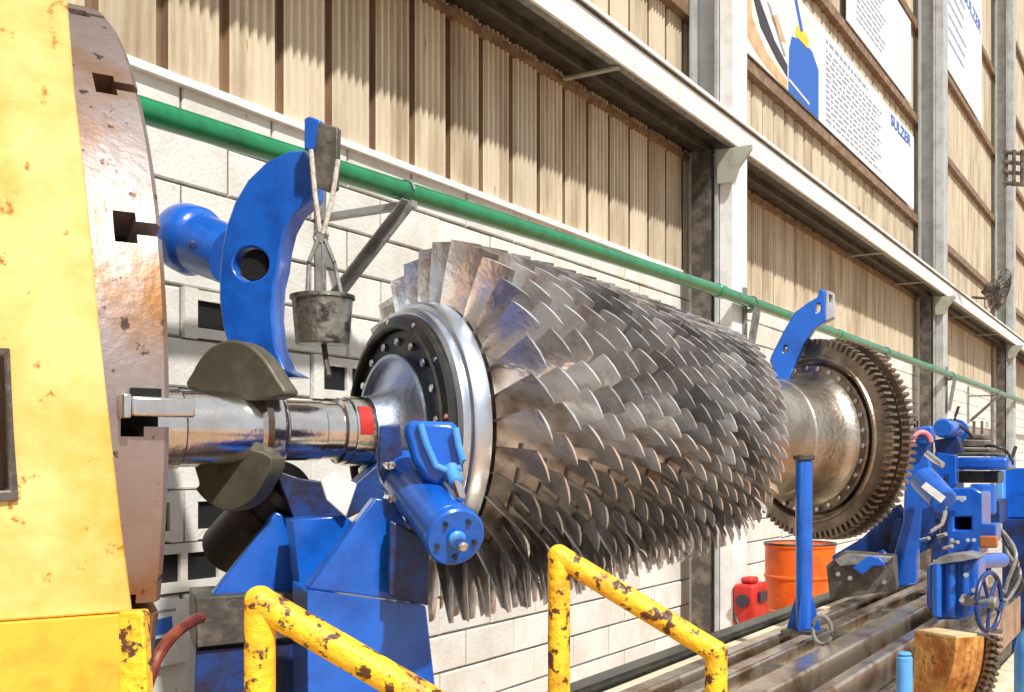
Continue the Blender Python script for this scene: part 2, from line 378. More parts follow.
# banners
def banner(px0, px1, h0, h1, label, layout, logo):
    n0 = .092; s0, s1 = wall_s(px0, n0), wall_s(px1, n0)
    t = thing('banner', WF((s0+s1)/2, n0, h0), label, 'banner')
    bm = bmesh.new(); wbox(bm, s0, s1, n0, n0+.012, h0, h1); sh = finish('sheet', bm, M['banner'], t)
    def S(f): return s0+(s1-s0)*f
    def H(f): return h0+(h1-h0)*f
    def patch(name, poly, m, lay):
        bm = bmesh.new(); a_prism(bm, [WF(S(a*.8), n0+.0125, H(b)) for a, b in poly], Nw*(.002+.0015*lay)); finish(name, bm, m, t)
    if layout == 'photo':
        patch('photo_field', [(0, 0), (.40, 0), (.40, 1), (0, 1)], mat('pale_print', (.80, .76, .68), .5, 0, (.90, .90, .88), 3), 0)
        patch('printed_shape', [(.215, .0), (.40, .0), (.40, .50), (.36, .62), (.30, .63), (.235, .55), (.22, .40)], M['ink_blue'], 1)
        patch('printed_shape', [(.06, .38), (.13, .34), (.215, .10), (.215, .40), (.24, .60), (.30, .66), (.28, .95), (.20, 1.), (.10, 1.), (.05, .75)], M['white'], 2)
        patch('printed_shape', [(.03, .55), (.07, .33), (.15, .19), (.21, .12), (.21, .23), (.14, .34), (.06, .58)], M['ink_dark'], 3)
        patch('printed_shape', [(0, .15), (.04, .08), (.12, .02), (.21, .0), (.21, .08), (.10, .16), (.03, .34), (.02, .62), (0, .62)], M['ink_skin'], 2)
        patch('printed_shape', [(.02, .62), (.06, .62), (.06, 1.), (.02, 1.)], M['ink_yellow'], 2)
        patch('printed_shape', [(.255, .60), (.33, .60), (.335, .70), (.30, .74), (.26, .70)], M['ink_yellow'], 3)
        patch('printed_shape', [(.16, .92), (.22, .90), (.24, 1.), (.17, 1.)], M['ink_skin'], 3)
        patch('printed_shape', [(.12, .52), (.17, .40), (.20, .42), (.15, .60)], M['ink_skin'], 4)
        patch('printed_shape', [(.10, .62), (.115, .62), (.20, .30), (.19, .28)], M['ink'], 4)
        patch('printed_shape', [(.24, .98), (.26, .98), (.30, .72), (.285, .68)], M['ink_blue'], 4)
        patch('printed_shape', [(.03, .72), (.06, .66), (.09, .80), (.08, 1.), (.04, 1.)], M['ink_dark'], 4)
        patch('printed_shape', [(.22, .10), (.34, .05), (.34, .075), (.22, .125)], M['white'], 3)
    bm = bmesh.new(); rows = {'photo': [(.36, .62, .90, .035)]+[(.36, .72-.02*(k % 3), .80-.06*k, .020) for k in range(13)], 'text': [(.12, .55-.03*(k % 4), .80-.065*k, .018) for k in range(11)]}[layout]
    for a, b, y, th in rows:
        x = a
        while x < b:
            w = random.uniform(.010, .035) if layout == 'photo' else random.uniform(.03, .09)
            a_box(bm, WF((S(x)+S(min(x+w, b)))/2, n0+.0145, H(y)), Aw*(S(min(x+w, b))-S(x))/2*.92, Nw*.001, Zv*(h1-h0)*th/2); x += w+.006
    finish('text_lines', bm, M['ink'], t, kind='stuff')
    if not logo: return
    cu = bpy.data.curves.new('lettering', 'FONT'); cu.body = 'SULZER'; cu.align_x = 'RIGHT'; cu.extrude = .001; cu.offset = .0035
    cu.size = logo[1]
    tmp = bpy.data.objects.new('tmp', cu); COL.objects.link(tmp); bpy.context.view_layer.update()
    me = bpy.data.meshes.new_from_object(tmp.evaluated_get(bpy.context.evaluated_depsgraph_get())); bpy.data.objects.remove(tmp)
    me.materials.clear(); me.materials.append(M['ink_blue']); o = bpy.data.objects.new('logo_lettering', me); COL.objects.link(o)
    Mx = Matrix.Translation(WF(S(.965), n0+.016, H(logo[0]))) @ Matrix((Aw, Zv, Nw)).transposed().to_4x4() @ Matrix.Diagonal((1.75, 1, 1, 1))
    place(o, Mx, t)
banner(744, 913, 3.585, 4.60, 'large white banner with blue printed picture and lettering, left of column', 'photo', (.81, .20))
banner(846, 910, 5.01, 6.15, 'plain white banner cut by the top of the picture, left of column', 'text', None)
banner(942, 981, 6.36, 9.55, 'tall pale banner with blue lettering, right of the second column', 'text', (.52, .30))
# wall fan
FO = W(998, 291, 19.); fs = wall_s(990, .4); fan = thing('wall_fan', FO, 'dark round industrial wall fan above the runway ledge', 'fan')
fax = (Nw*.8-Aw*.25-Zv*.35).normalized()
ax, fx, fy = perp(fax)
for k in range(6):
    bm = bmesh.new(); a_tube(bm, [FO+ax*(.09*math.cos(k/5*math.pi/2)*1)+(fx*math.cos(2*math.pi*i/28)+fy*math.sin(2*math.pi*i/28))*(.065+.065*k) for i in range(28)], .008, 6, True); finish('guard_ring', bm, M['iron'], fan)
for k in range(12):
    a = 2*math.pi*k/12; dd = fx*math.cos(a)+fy*math.sin(a)
    bm = bmesh.new(); a_tube(bm, [FO+ax*.09*math.cos(j/5*math.pi/2)+dd*.39*j/5 for j in range(6)], .006, 6); finish('guard_wire', bm, M['iron'], fan)
for k in range(4):
    a = 2*math.pi*k/4+.3; d0 = fx*math.cos(a)+fy*math.sin(a); d1 = fx*math.cos(a+.9)+fy*math.sin(a+.9)
    bm = bmesh.new(); a_prism(bm, [FO+d0*.06, FO+d0*.32, FO+(d0+d1).normalized()*.35+ax*.04, FO+d1*.32+ax*.06, FO+d1*.07+ax*.02], -ax*.008); finish('fan_blade', bm, M['iron'], fan)
cylp('motor', fan, FO-ax*.22, FO-ax*.02, .09, M['iron'])
bm = bmesh.new(); a_tube(bm, [FO-ax*.2, FO-ax*.3-Zv*.1, WF(fs, .4, 2.95), WF(fs, .10, 3.0)], .025, 10); finish('mount_arm', bm, M['iron'], fan)
lf = thing('lattice_cage', W(1018, 185, 15.), 'dark steel lattice cage under the roof at the right edge', 'cage')
for y in (152, 162, 172, 183):
    bm = bmesh.new(); a_tube(bm, [W(1004, y, 15), W(1040, y+3, 15.6)], .03, 6); finish('cage_bar', bm, M['iron'], lf)
for x in (1006, 1014, 1022, 1032):
    bm = bmesh.new(); a_tube(bm, [W(x, 150, 15.1), W(x, 186, 15.1)], .025, 6); finish('cage_post', bm, M['iron'], lf)
# poster on wall at left
PO = WF(wall_s(166), .03, 0)
po = thing('notice_sheet', drop(PO), 'white printed notice with blue drawing on the wall beside the faceplate', 'poster')
plate('sheet', po, [(138, 596), (196, 600), (193, 660), (134, 672)], WF(wall_s(166), .03, 0), math.degrees(math.atan2(Aw.y, Aw.x)), .008, M['white'], bevel=0)
for pl, m in (([(148, 622), (172, 616), (173, 632), (149, 637)], 'ink_blue'), ([(144, 642), (166, 637), (166, 646), (144, 652)], 'ink_dark'), ([(153, 611), (176, 608), (176, 611), (153, 614)], 'ink')):
    plate('printed_shape', po, pl, WF(wall_s(166), .032, 0), math.degrees(math.atan2(Aw.y, Aw.x)), .003, M[m], bevel=0)
# red box, drum, by the wall
s = wall_s(742, .45)-.05; rb = thing('red_hose_box', WF(s, .44, -1.25), 'red cabinet with dials and dangling cables on the column beside the drum', 'cabinet')
bm = bmesh.new(); wbox(bm, s-.12, s+.22, .44, .60, -1.22, -.90); finish('case', bm, M['red'], rb, .02)
bm = bmesh.new(); wbox(bm, s-.02, s+.14, .601, .622, -1.04, -.96); finish('dial_plate', bm, M['ink_dark'], rb, .004)
bm = bmesh.new(); a_cyl(bm, WF(s-.122, .52, -1.02), WF(s-.15, .52, -1.02), .05); finish('dial', bm, M['ink_dark'], rb)
bm = bmesh.new(); wbox(bm, s-.05, s+.10, .47, .57, -.90, -.85); finish('handle', bm, M['red'], rb, .02)
for off in (-.25, .05):
    bm = bmesh.new(); a_tube(bm, smooth_poly([WF(s+off, .50, -1.1), WF(s+off-.05, .58, -1.25), WF(s+off+.1, .62, -1.38), WF(s+off+.2, .52, -1.30)], 5)[:16], .012, 8); finish('cable', bm, M['black'], rb)
dp = W(800, 545, 9.15); DC = Vector((dp.x, dp.y, 0))
dr = thing('oil_drum', DC, 'bright orange steel drum standing behind the blue post', 'drum')
prof = [(0, 0), (0, .28), (.015, .29), (.28, .285), (.29, .295), (.305, .295), (.315, .285), (.56, .285), (.57, .295), (.585, .295), (.595, .285), (.82, .285), (.825, .294), (.84, .294), (.845, .275), (.83, .27), (.83, 0)]
lathe_part('drum_body', dr, prof, M['orange'], 40, DC, Zv)
lathe_part('lid_ring', dr, [(.846, .27), (.846, .297), (.858, .297), (.858, .27), (.846, .27)], M['iron'], 40, DC, Zv)
# ================================================================== HEADSTOCK + FACEPLATE
hs = thing('lathe_headstock', drop(RF(-2.0, 0, 0)), 'huge yellow painted lathe headstock filling the left edge', 'headstock')
QP = RF(-1.1, 1.05, 0)
plate('side_panel', hs, [(-260, -90), (60, -90), (68, 0), (75, 90), (88, 200), (100, 330), (111, 430), (121, 520), (133, 612), (-260, 640)], QP, 33, .03, M['yellow'], [[(-60, 352), (8, 352), (10, 430), (14, 497), (-60, 503)]])
plate('lower_skirt', hs, [(-260, 642), (133, 614), (138, 690), (146, 900), (-260, 1000)], RF(-1.1, 1.065, 0), 33, .045, M['orange_yellow'])
plate('opening_frame', hs, [(-60, 346), (10, 348), (14, 430), (19, 500), (-60, 508)], RF(-1.1, 1.058, 0), 33, .02, M['iron'], [[(-60, 356), (4, 356), (7, 430), (9, 490), (-60, 494)]])
bm = bmesh.new(); rbox(bm, -2.6, -1.24, -.85, 1.0, -1.59, 1.3); finish('gearbox_body', bm, M['yellow'], hs, .03)
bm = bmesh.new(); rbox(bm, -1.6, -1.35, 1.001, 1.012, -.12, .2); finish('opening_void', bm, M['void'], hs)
gpst = plate('guard_post', None, [(118, 612), (143, 611), (147, 690), (149, 980), (121, 980)], W(131, 640, 1.56), 0, .03, M['rail_yellow'])
tag(gpst, 'short flat yellow post in front of the headstock skirt', 'post')
fp = thing('lathe_faceplate', drop(RF(-1.08, 0, 0)), 'massive brown iron faceplate with T slots beside the yellow headstock', 'faceplate')
bm = bmesh.new(); a_lathe(bm, A0, Dr, [(-1.09, 0), (-1.09, .955), (-1.08, .965), (-.928, .965), (-.918, .955), (-.918, 0)], 160); disc = finish('disc', bm, M['plate'], fp, sharp=25)
bm = bmesh.new()
for k in range(18):
    a = 2*math.pi*k/18-.018; rad = Pr*math.cos(a)+Zv*math.sin(a); tan = -Pr*math.sin(a)+Zv*math.cos(a)
    def TP(s, t, r): return A0+Dr*s+tan*t+rad*r
    a_prism(bm, [TP(s, t, .45) for s, t in ((-.90, .013), (-.962, .013), (-.962, .03), (-1.0, .03), (-1.0, -.03), (-.962, -.03), (-.962, -.013), (-.90, -.013))], rad*.7)
bmesh.ops.recalc_face_normals(bm, faces=bm.faces)
me = bpy.data.meshes.new('cutter'); bm.to_mesh(me); bm.free(); cut = bpy.data.objects.new('cutter', me); COL.objects.link(cut)
bo = disc.modifiers.new('slots', 'BOOLEAN'); bo.operation = 'DIFFERENCE'; bo.object = cut; bo.solver = 'EXACT'
bpy.context.view_layer.update()
dg = bpy.context.evaluated_depsgraph_get(); nm = bpy.data.meshes.new_from_object(disc.evaluated_get(dg))
disc.modifiers.clear(); disc.data = nm; bpy.data.objects.remove(cut)
for k in range(18):
    a = 2*math.pi*k/18-.018; rad = Pr*math.cos(a)+Zv*math.sin(a); tan = -Pr*math.sin(a)+Zv*math.cos(a)
    if k not in (0, 1, 2, 16, 17): continue
    bm = bmesh.new(); a_box(bm, A0+Dr*-.957+rad*.875, Dr*.04, tan*.034, rad*.004); finish('slot_shade_fill', bm, M['void'], fp)  # black plate added in the slot to paint its inner shade
jaw = bmesh.new(); rbox(jaw, -.99, -.885, .966, 1.0, -.014, .018); finish('jaw_bar', jaw, M['steel'], fp, .004)
jaw = bmesh.new(); rbox(jaw, -1.005, -.991, .966, 1.004, -.018, .022); finish('jaw_tip', jaw, M['steel'], fp, .003)
jaw = bmesh.new(); rbox(jaw, -.985, -.935, .966, .973, .02, .034); finish('jaw_recess', jaw, M['void'], fp)
# ================================================================== ROTOR
ro = thing('turbine_rotor', drop(RF(.4, 0, 0)), 'large bladed steel compressor rotor with shaft and gear wheel, held in the lathe', 'rotor')
def mp_(s): return s+.07*min(1, max(0, (-s-.12)/.25))
def PF(p): return [(mp_(s), r) for s, r in p]
lathe_part('journal_shaft', ro, PF([(-.968, 0), (-.968, .095), (-.96, .1), (-.82, .1), (-.815, .104), (-.72, .104), (-.715, .1), (-.514, .1)]), M['steel'], 72)
CO = W(236, 420, 2.88)
plate('collar_half', ro, smooth_poly([(188, 388), (192, 372), (203, 354), (217, 343), (233, 340), (250, 346), (264, 359), (276, 378), (283, 396), (235, 400)], 3), CO, -30, .055, M['olive'], bevel=.006)
plate('collar_half', ro, smooth_poly([(192, 455), (194, 466), (199, 484), (196, 490), (210, 504), (229, 511), (248, 503), (260, 487), (271, 458), (235, 448)], 3), CO, -30, .055, M['olive'], bevel=.006)
lathe_part('oil_ring', ro, PF([(-.514, .09), (-.514, .118), (-.50, .128), (-.47, .126), (-.455, .112), (-.44, .084), (-.44, .07)]), M['steel'], 96)
lathe_part('bearing_journal', ro, PF([(-.439, .07), (-.439, .083), (-.32, .083), (-.315, .079), (-.245, .079), (-.24, .092), (-.18, .092), (-.175, .088), (-.125, .088)]), M['steel'], 72)
lathe_part('hub', ro, [(-.124, .08), (-.124, .1), (-.10, .104), (-.07, .118), (-.045, .145), (-.03, .185), (-.028, .205), (-.045, .212), (-.045, .222), (-.02, .222), (.05, .2)], M['hub'], 96)
lathe_part('bolt_ring', ro, [(-.019, .2), (-.019, .290), (-.01, .293), (.05, .293)], M['ring_dark'], 96)
lathe_part('retaining_ring', ro, [(.02, .294), (-.036, .294), (-.042, .299), (-.042, .304), (-.036, .308), (-.03, .330), (-.02, .337), (.0, .337)], M['ring_dark'], 128)
lathe_part('flange_rim', ro, [(-.01, .338), (-.01, .345), (.0, .356), (.01, .358), (.022, .358), (.026, .37), (.035, .376), (.075, .378), (.078, .372), (.078, .3)], M['flange'], 128)
proto = None
def bolts(n, s, r, size, m, name='bolt', h=.014, ph=.1):
    pr = None
    for k in range(n):
        a = 2*math.pi*k/n+ph; rad = Pr*math.cos(a)+Zv*math.sin(a); p = A0+Dr*s+rad*r
        if pr is None:
            bm = bmesh.new(); a_cyl(bm, p, p-Dr*h, size, seg=6, ch=size*.2); pr = finish(name, bm, m, ro); b0 = p
        else: dup_obj(pr, Matrix.Translation(WM[pr.name].translation+(p-b0)), ro)
bolts(18, -.019, .258, .013, M['steel'], 'flange_bolt')
bolts(12, -.03, .32, .008, M['steel'], 'ring_screw', .006)
# blades
NR = 16; rows = []; pit = [.092-.040*i/(NR-2) for i in range(NR-1)]; k_ = (axis_s(704)-.125)/sum(pit); s = .125
for i in range(NR): rows.append(s); s += (pit[i]*k_ if i < NR-1 else 0)
def tipr(x): return .562-.177*x**1.3
def hubr(x): return .375-.075*x
prof = [(.079, .28)]
for i, s in enumerate(rows):
    x = (s-rows[0])/(rows[-1]-rows[0]); w = (pit[min(i, NR-2)]*k_)*.40; h = hubr(x)
    prof += [(s-w, h-.012), (s-w, h), (s+w, h-.002), (s+w, h-.012)]
SE = rows[-1]+.04
prof += [(SE, .28), (SE+.01, .2)]
lathe_part('drum', ro, prof, M['drum'], 128)
def blade_mesh(L, chord, st0, st1, th):
    b = bmesh.new(); rings = []
    for j in range(5):
        f = j/4; st = math.radians(st0+(st1-st0)*f); c = chord*(1.0-.06*f); t = th*(1-.55*f); cam_ = .13*c*(1-.45*f)
        sec = []
        for u_, side in ((0, 0), (.2, 1), (.5, 1), (.8, 1), (1, 0), (.8, -1), (.5, -1), (.2, -1)):
            yc = cam_*4*u_*(1-u_); yy = yc+side*t*(1 if u_ == .5 else .72); xx = (u_-.5)*c
            sec.append(b.verts.new((xx*math.cos(st)-(yy-cam_*.6)*math.sin(st), xx*math.sin(st)+(yy-cam_*.6)*math.cos(st), L*f-.004)))
        rings.append(sec)
    for A, B in zip(rings, rings[1:]):
        for i in range(8): b.faces.new((A[i], A[(i+1) % 8], B[(i+1) % 8], B[i]))
    b.faces.new(rings[-1]); 
    bmesh.ops.recalc_face_normals(b, faces=b.faces)
    for f in b.faces: f.smooth = True
    for e in b.edges:
        if len(e.link_faces) == 2 and e.calc_face_angle(0) > .7: e.smooth = False
    me = bpy.data.meshes.new('blade'); b.to_mesh(me); b.free(); me.materials.append(M['blade']); return me
SIGN = -1
allb = []
for i, s in enumerate(rows):
    x = (s-rows[0])/(rows[-1]-rows[0]); h, tr = hubr(x), tipr(x); L = tr-h; n = int(round(34+26*x)); chord = (.104-.046*x)
    me = blade_mesh(L, chord, SIGN*32, SIGN*(58-6*x), .0075-.0035*x)
    for k in range(n):
        a = 2*math.pi*(k+.37*i)/n; rad = Pr*math.cos(a)+Zv*math.sin(a); tan = -Pr*math.sin(a)+Zv*math.cos(a)
        P = A0+Dr*s+rad*h; mid = P+rad*L*.7; toc = (CAM-mid); fac = rad.dot(toc.normalized())
        Mx = Matrix((Dr, tan, rad)).transposed().to_4x4() @ Matrix.Rotation(random.gauss(0, .10), 4, 'Z') @ Matrix.Rotation(random.gauss(0, .025), 4, 'X'); Mx.translation = P
        px_, py_ = pix(P+rad*L*.9)
        size = L*chord/toc.length**2
        if i == 0: vis = fac > -.75
        else: vis = fac > -.02
        allb.append(((1 if vis else 0)*size*(1+max(0, fac)), me, Mx))
allb.sort(key=lambda t: -t[0])
for w, me, Mx in allb[:300]:
    o = bpy.data.objects.new('blade', me); COL.objects.link(o); place(o, Mx, ro)
bm = bmesh.new()
for w, me, Mx in allb[300:]:
    n0 = len(bm.verts); bm.from_mesh(me); bm.verts.ensure_lookup_table()
    for v in bm.verts[n0:]: v.co = Mx @ v.co
finish('remaining_blades', bm, M['blade'], ro, kind='stuff', sharp=40)
# rear stub shaft and gear wheel
GS = axis_s(811)
lathe_part('stub_shaft', ro, [(SE+.011, .19), (SE+.011, .214), (SE+.08, .216), (SE+.22, .216), (SE+.225, .212), (SE+.28, .212), (SE+.285, .216), (GS-.13, .216), (GS-.07, .219), (GS-.035, .232), (GS-.022, .243), (GS-.02, .246)], M['steel_rough'], 96)
lathe_part('gear_web', ro, [(GS-.019, .2), (GS-.019, .272), (GS-.013, .277), (GS+.012, .279), (GS+.012, .292), (GS-.018, .295), (GS-.022, .300), (GS-.022, .308), (GS-.014, .312), (GS-.012, .340), (GS+.03, .341)], M['gear'], 128)
bolts(30, GS-.019, .262, .0095, M['steel'], 'gear_bolt', .010)
def gear(name, s0, s1, r0, r1, n):
    bm = bmesh.new(); a_lathe(bm, A0, Dr, [(s0, r0-.05), (s0, r0), (s1, r0), (s1, r0-.05), (s0, r0-.05)], n*2)
    for k in range(n):
        a = 2*math.pi*k/n; rad = Pr*math.cos(a)+Zv*math.sin(a); tan = -Pr*math.sin(a)+Zv*math.cos(a)
        b0, b1 = math.pi*r0/n*.62, math.pi*r1/n*.36
        lo = [A0+Dr*s_+rad*(r0-.003)+tan*t_ for s_ in (s0+.001, s1-.001) for t_ in (-b0, b0)]; hi = [A0+Dr*s_+rad*r1+tan*t_ for s_ in (s0+.004, s1-.004) for t_ in (-b1, b1)]
        v = [bm.verts.new(p) for p in lo+hi]
        for f in ((0, 1, 5, 4), (1, 3, 7, 5), (3, 2, 6, 7), (2, 0, 4, 6), (4, 5, 7, 6)): bm.faces.new([v[i] for i in f])
    finish(name, bm, M['gear'], ro)
gear('gear_ring', GS-.01, GS+.035, .343, .370, 88)
lathe_part('gear_spacer', ro, [(GS+.036, .2), (GS+.036, .325), (GS+.075, .325), (GS+.075, .2)], M['ring_dark'], 96)
gear('gear_ring', GS+.076, GS+.125, .346, .374, 88)
lathe_part('tail_shaft', ro, [(GS+.126, .325), (GS+.126, .12), (GS+.14, .11), (GS+.40, .11), (GS+.41, .10), (GS+.41, 0)], M['steel_rough'], 48)
# protective band with red tag on the shaft
band = thing('shaft_band', RF(-.21, .0, .093), 'metal clamp band with red tag wrapped around the shaft', 'clamp')
lathe_part('strap', band, [(-.182, .0935), (-.182, .098), (-.127, .098), (-.127, .0935), (-.182, .0935)], M['steel'], 64)
bm = bmesh.new(); 
for k in range(7):
    pass
a_prism(bm, [A0+Dr*-.176+(Pr*math.cos(a)+Zv*math.sin(a))*.0985 for a in [math.radians(42-7*k) for k in range(8)]]+[A0+Dr*-.138+(Pr*math.cos(a)+Zv*math.sin(a))*.0985 for a in [math.radians(42-49+7*k) for k in range(8)]], (Pr*.8+Zv*.4)*.003)
finish('red_tag', bm, M['red'], band)
# ================================================================== STEADY REST
sr = thing('steady_rest', drop(W(330, 600, 2.85)), 'blue steady rest with side gussets, roller jacks and curved swing arm around the shaft', 'steady rest')
On = W(373, 545, 2.62); Of = W(270, 560, 2.98)
plate('gusset', sr, [(375, 498), (392, 500), (430, 560), (426, 604), (307, 588)], On, 20, .05, M['blue'])
plate('gusset', sr, [(276, 512), (296, 520), (300, 590), (211, 596)], Of, 20, .05, M['blue'])
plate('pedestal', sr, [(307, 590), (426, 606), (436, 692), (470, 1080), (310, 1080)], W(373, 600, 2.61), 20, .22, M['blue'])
plate('pedestal', sr, [(196, 650), (308, 640), (310, 960), (186, 960)], W(260, 640, 2.92), 20, .25, M['blue_dark'])  # blue pedestal, its shade painted in as the darker blue
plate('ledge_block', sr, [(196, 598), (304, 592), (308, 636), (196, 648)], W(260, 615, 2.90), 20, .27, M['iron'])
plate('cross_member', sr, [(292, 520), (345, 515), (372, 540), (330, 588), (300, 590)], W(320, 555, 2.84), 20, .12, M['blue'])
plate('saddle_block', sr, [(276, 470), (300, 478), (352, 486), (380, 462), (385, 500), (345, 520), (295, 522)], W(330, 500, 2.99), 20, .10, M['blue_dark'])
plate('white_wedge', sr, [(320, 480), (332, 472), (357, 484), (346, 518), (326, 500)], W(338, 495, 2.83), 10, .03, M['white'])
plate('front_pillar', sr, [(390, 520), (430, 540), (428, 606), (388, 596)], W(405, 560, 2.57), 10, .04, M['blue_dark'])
# near roller cylinder
C0, C1 = W(404, 474, 2.72), W(456, 538, 2.40); cd = (C1-C0).normalized()
ra = cylp('roller_jack', sr, C0, C1-cd*.03, .064, M['blue'], seg=40)
cylp('end_cap', ra, C1-cd*.029, C1, .068, M['blue'], seg=40, ch=.005)
_, cx_, cy_ = perp(cd)
for k in range(5):
    a = 2*math.pi*k/5+.4; cylp('cap_screw', ra, C1+(cx_*math.cos(a)+cy_*math.sin(a))*.045, C1+(cx_*math.cos(a)+cy_*math.sin(a))*.045+cd*.006, .006, M['ring_dark'], seg=6, ch=0)
cylp('spindle', ra, C1+cd*.001, C1+cd*.05, .012, M['steel'], seg=8)
cylp('spindle_collar', ra, C1+cd*.0005, C1+cd*.012, .02, M['blue_light'], seg=20)
OB = W(432, 450, 2.50)
plate('housing', ra, [(403, 430), (408, 420), (452, 422), (460, 428), (462, 468), (452, 474), (440, 486), (425, 480), (412, 462)], OB, 5, .10, M['blue'], bevel=.012)
hp = [(420, 424), (426, 444), (436, 466), (446, 470), (462, 468), (463, 460), (458, 444), (455, 428)]
bm = bmesh.new(); a_tube(bm, [W(x, y, 2.487) for x, y in hp], .009, 10); finish('lifting_handle', bm, M['blue_light'], ra)
cylp('set_screw', ra, W(454, 476, 2.48), W(462, 500, 2.44), .011, M['steel'], seg=8)
cylp('screw_boss', ra, W(450, 466, 2.50), W(457, 484, 2.47), .017, M['blue_light'], seg=16)
plate('clevis', ra, [(380, 426), (400, 424), (402, 450), (406, 500), (392, 504), (378, 470)], W(392, 460, 2.66), 10, .08, M['blue_dark'])
for x, y in ((386, 465), (387, 498)): cylp('clevis_pin', ra, W(x, y, 2.65), W(x+6, y+1, 2.60), .011, M['steel'], seg=8)
# far black roller cylinder
B0, B1 = W(290, 482, 3.06), W(226, 552, 3.3); bd = (B1-B0).normalized()
fr = cylp('roller_jack', sr, B0, B1, .085, M['black'], seg=36, ch=.02, label='black roller jack cylinder')
lathe_part('gland_ring', fr, [(0.1, .0855), (.1, .093), (.13, .093), (.13, .0855)], M['ring_dark'], 36, B0, bd)
# C arm
AO = W(300, 377, 3.17)
arm_px = [(304, 150), (289, 151), (267, 161), (247.5, 180), (234.5, 202), (226, 226), (221.5, 250), (219, 275), (219, 300), (222, 325), (228, 345), (242, 368), (262, 378), (299.5, 377), (284, 369), (275, 346), (272, 317), (273.5, 286), (278, 268), (280, 250), (285, 230), (294, 213), (312, 198), (313, 165)]
ca = plate('swing_arm', sr, arm_px, AO, -18, .075, M['blue'], [ell(250.5, 264, 18, 17)], bevel=.006, sharp=30)
hn = dirn(-18).cross(Zv); hn = hn if hn.y > 0 else -hn
cylp('bore_shade_fill', ca, on_plane(250.5, 264, AO, hn)+hn*.02, on_plane(250.5, 264, AO, hn)+hn*.07, .048, M['void'])  # black disc added in the open bore to paint its shade
plate('arm_cap', ca, [(304, 150), (304, 119), (309, 116), (320, 120), (319, 152)], W(312, 135, 3.08), -18, .06, M['blue'])
plate('arm_pad', ca, [(318, 122), (338, 127), (336, 188), (330, 192), (312, 185), (314, 155)], W(326, 155, 3.02), -10, .03, M['iron'])
E0, E1 = W(176, 234, 3.62), W(226, 254, 3.50); ed = (E1-E0).normalized(); EL = (E1-E0).length
bm = bmesh.new(); a_lathe(bm, E0, ed, [(0, 0), (.0, .09), (.012, .104), (.04, .112), (.10, .114), (.115, .108), (.125, .098), (EL+.03, .092), (EL+.03, 0)], 36); finish('roller_housing', bm, M['blue'], ca)
cylp('housing_plug', ca, W(192, 244, 3.36), W(193, 245, 3.33), .012, M['blue_dark'], seg=12)
# bucket counterweight
bu = thing('hanging_bucket', W(322, 347, 2.99), 'dented grey metal bucket hanging from the blue arm on straps', 'bucket')
BT = W(322.5, 297, 2.98); BB = W(322.5, 345, 2.98)
bm = bmesh.new(); a_lathe(bm, BB, Zv, [(0, 0), (0, .068), (.004, .072), (.12, .082), (.124, .088), (.133, .088), (.135, .082), (.128, .078), (.02, .068), (.02, 0)], 40); finish('bucket_body', bm, M['bucket'], bu)
RG = W(321, 236, 2.97)
for n_, pts in (('sling', [W(311, 150, 2.985), W(315, 195, 2.975), W(320, 232, 2.97)]), ('sling', [W(338, 160, 2.985), W(332, 200, 2.975), W(323, 234, 2.97)])):
    bm = bmesh.new(); a_tube(bm, pts, .007, 8); finish(n_, bm, M['sling'], bu)
bm = bmesh.new(); a_tube(bm, [RG+Vector((math.cos(a)*.018, 0, math.sin(a)*.018)) for a in [2*math.pi*k/14 for k in range(14)]], .005, 8, True); finish('ring', bm, M['greyiron'], bu)
for x1, y1, x2, y2 in ((318, 240, 309, 262), (309, 262, 307, 297), (325, 240, 334, 262), (334, 262, 342, 297), (322, 242, 323, 275)):
    bm = bmesh.new(); a_tube(bm, [W(x1, y1, 2.965), W(x2, y2, 2.96)], .006 if x1 != 322 else .003, 8); finish('hanger_bar', bm, M['greyiron'], bu)
bm = bmesh.new(); a_tube(bm, [W(324, 345, 2.98), W(326, 360, 2.96), W(329, 376, 2.94)], .008, 8); finish('drain_spout', bm, M['iron'], bu)
# second arm near the gear
a2 = thing('curved_steady_bracket', W(790, 378, 4.2), 'smaller blue curved arm leaning behind the rear shaft, left of the gear', 'bracket')
A2 = W(795, 340, 4.02)
plate('arm_casting', a2, [(817.5, 297), (819.5, 289), (825, 289), (826, 321), (814, 329), (803.6, 343.6), (799, 355), (790, 375), (786, 395), (779, 392), (770, 358), (783, 332), (795, 312), (809, 301.7)], A2, -20, .07, M['blue'], [ell(818, 308, 2.6, 5, 12), ell(785, 349, 2.4, 4, 12)], bevel=.006)
plate('end_pad', a2, [(826, 290), (834, 293), (834, 317), (826, 321)], W(829, 305, 4.0), -20, .06, M['column'], [[(829, 294.5), (832, 295.5), (832, 304), (829, 303)]], bevel=.002)
# ================================================================== YELLOW RAILS, BLUE POST
def rail(pts, r, label):
    base = drop(pts[0]); t = thing('safety_handrail', base, label, 'handrail', 'yellow stair handrails')
    bm = bmesh.new(); a_cyl(bm, Vector((pts[0].x, pts[0].y, 0.001)), pts[0], r, seg=20); finish('post', bm, M['rail_yellow'], t)
    bm = bmesh.new(); a_cyl(bm, Vector((pts[1].x, pts[1].y, 0.001)), pts[1], r, seg=20); finish('post', bm, M['rail_yellow'], t)
    dd = (pts[1]-pts[0]).normalized()
    bm = bmesh.new(); a_cyl(bm, pts[0]-dd*r*.4, pts[1]+dd*r*.4, r*1.03, seg=20, ch=r*.4); finish('top_rail', bm, M['rail_yellow'], t)
    for p in pts:
        bm = bmesh.new(); bmesh.ops.create_uvsphere(bm, u_segments=16, v_segments=10, radius=r*1.06, matrix=Matrix.Translation(p)); finish('elbow', bm, M['rail_yellow'], t)
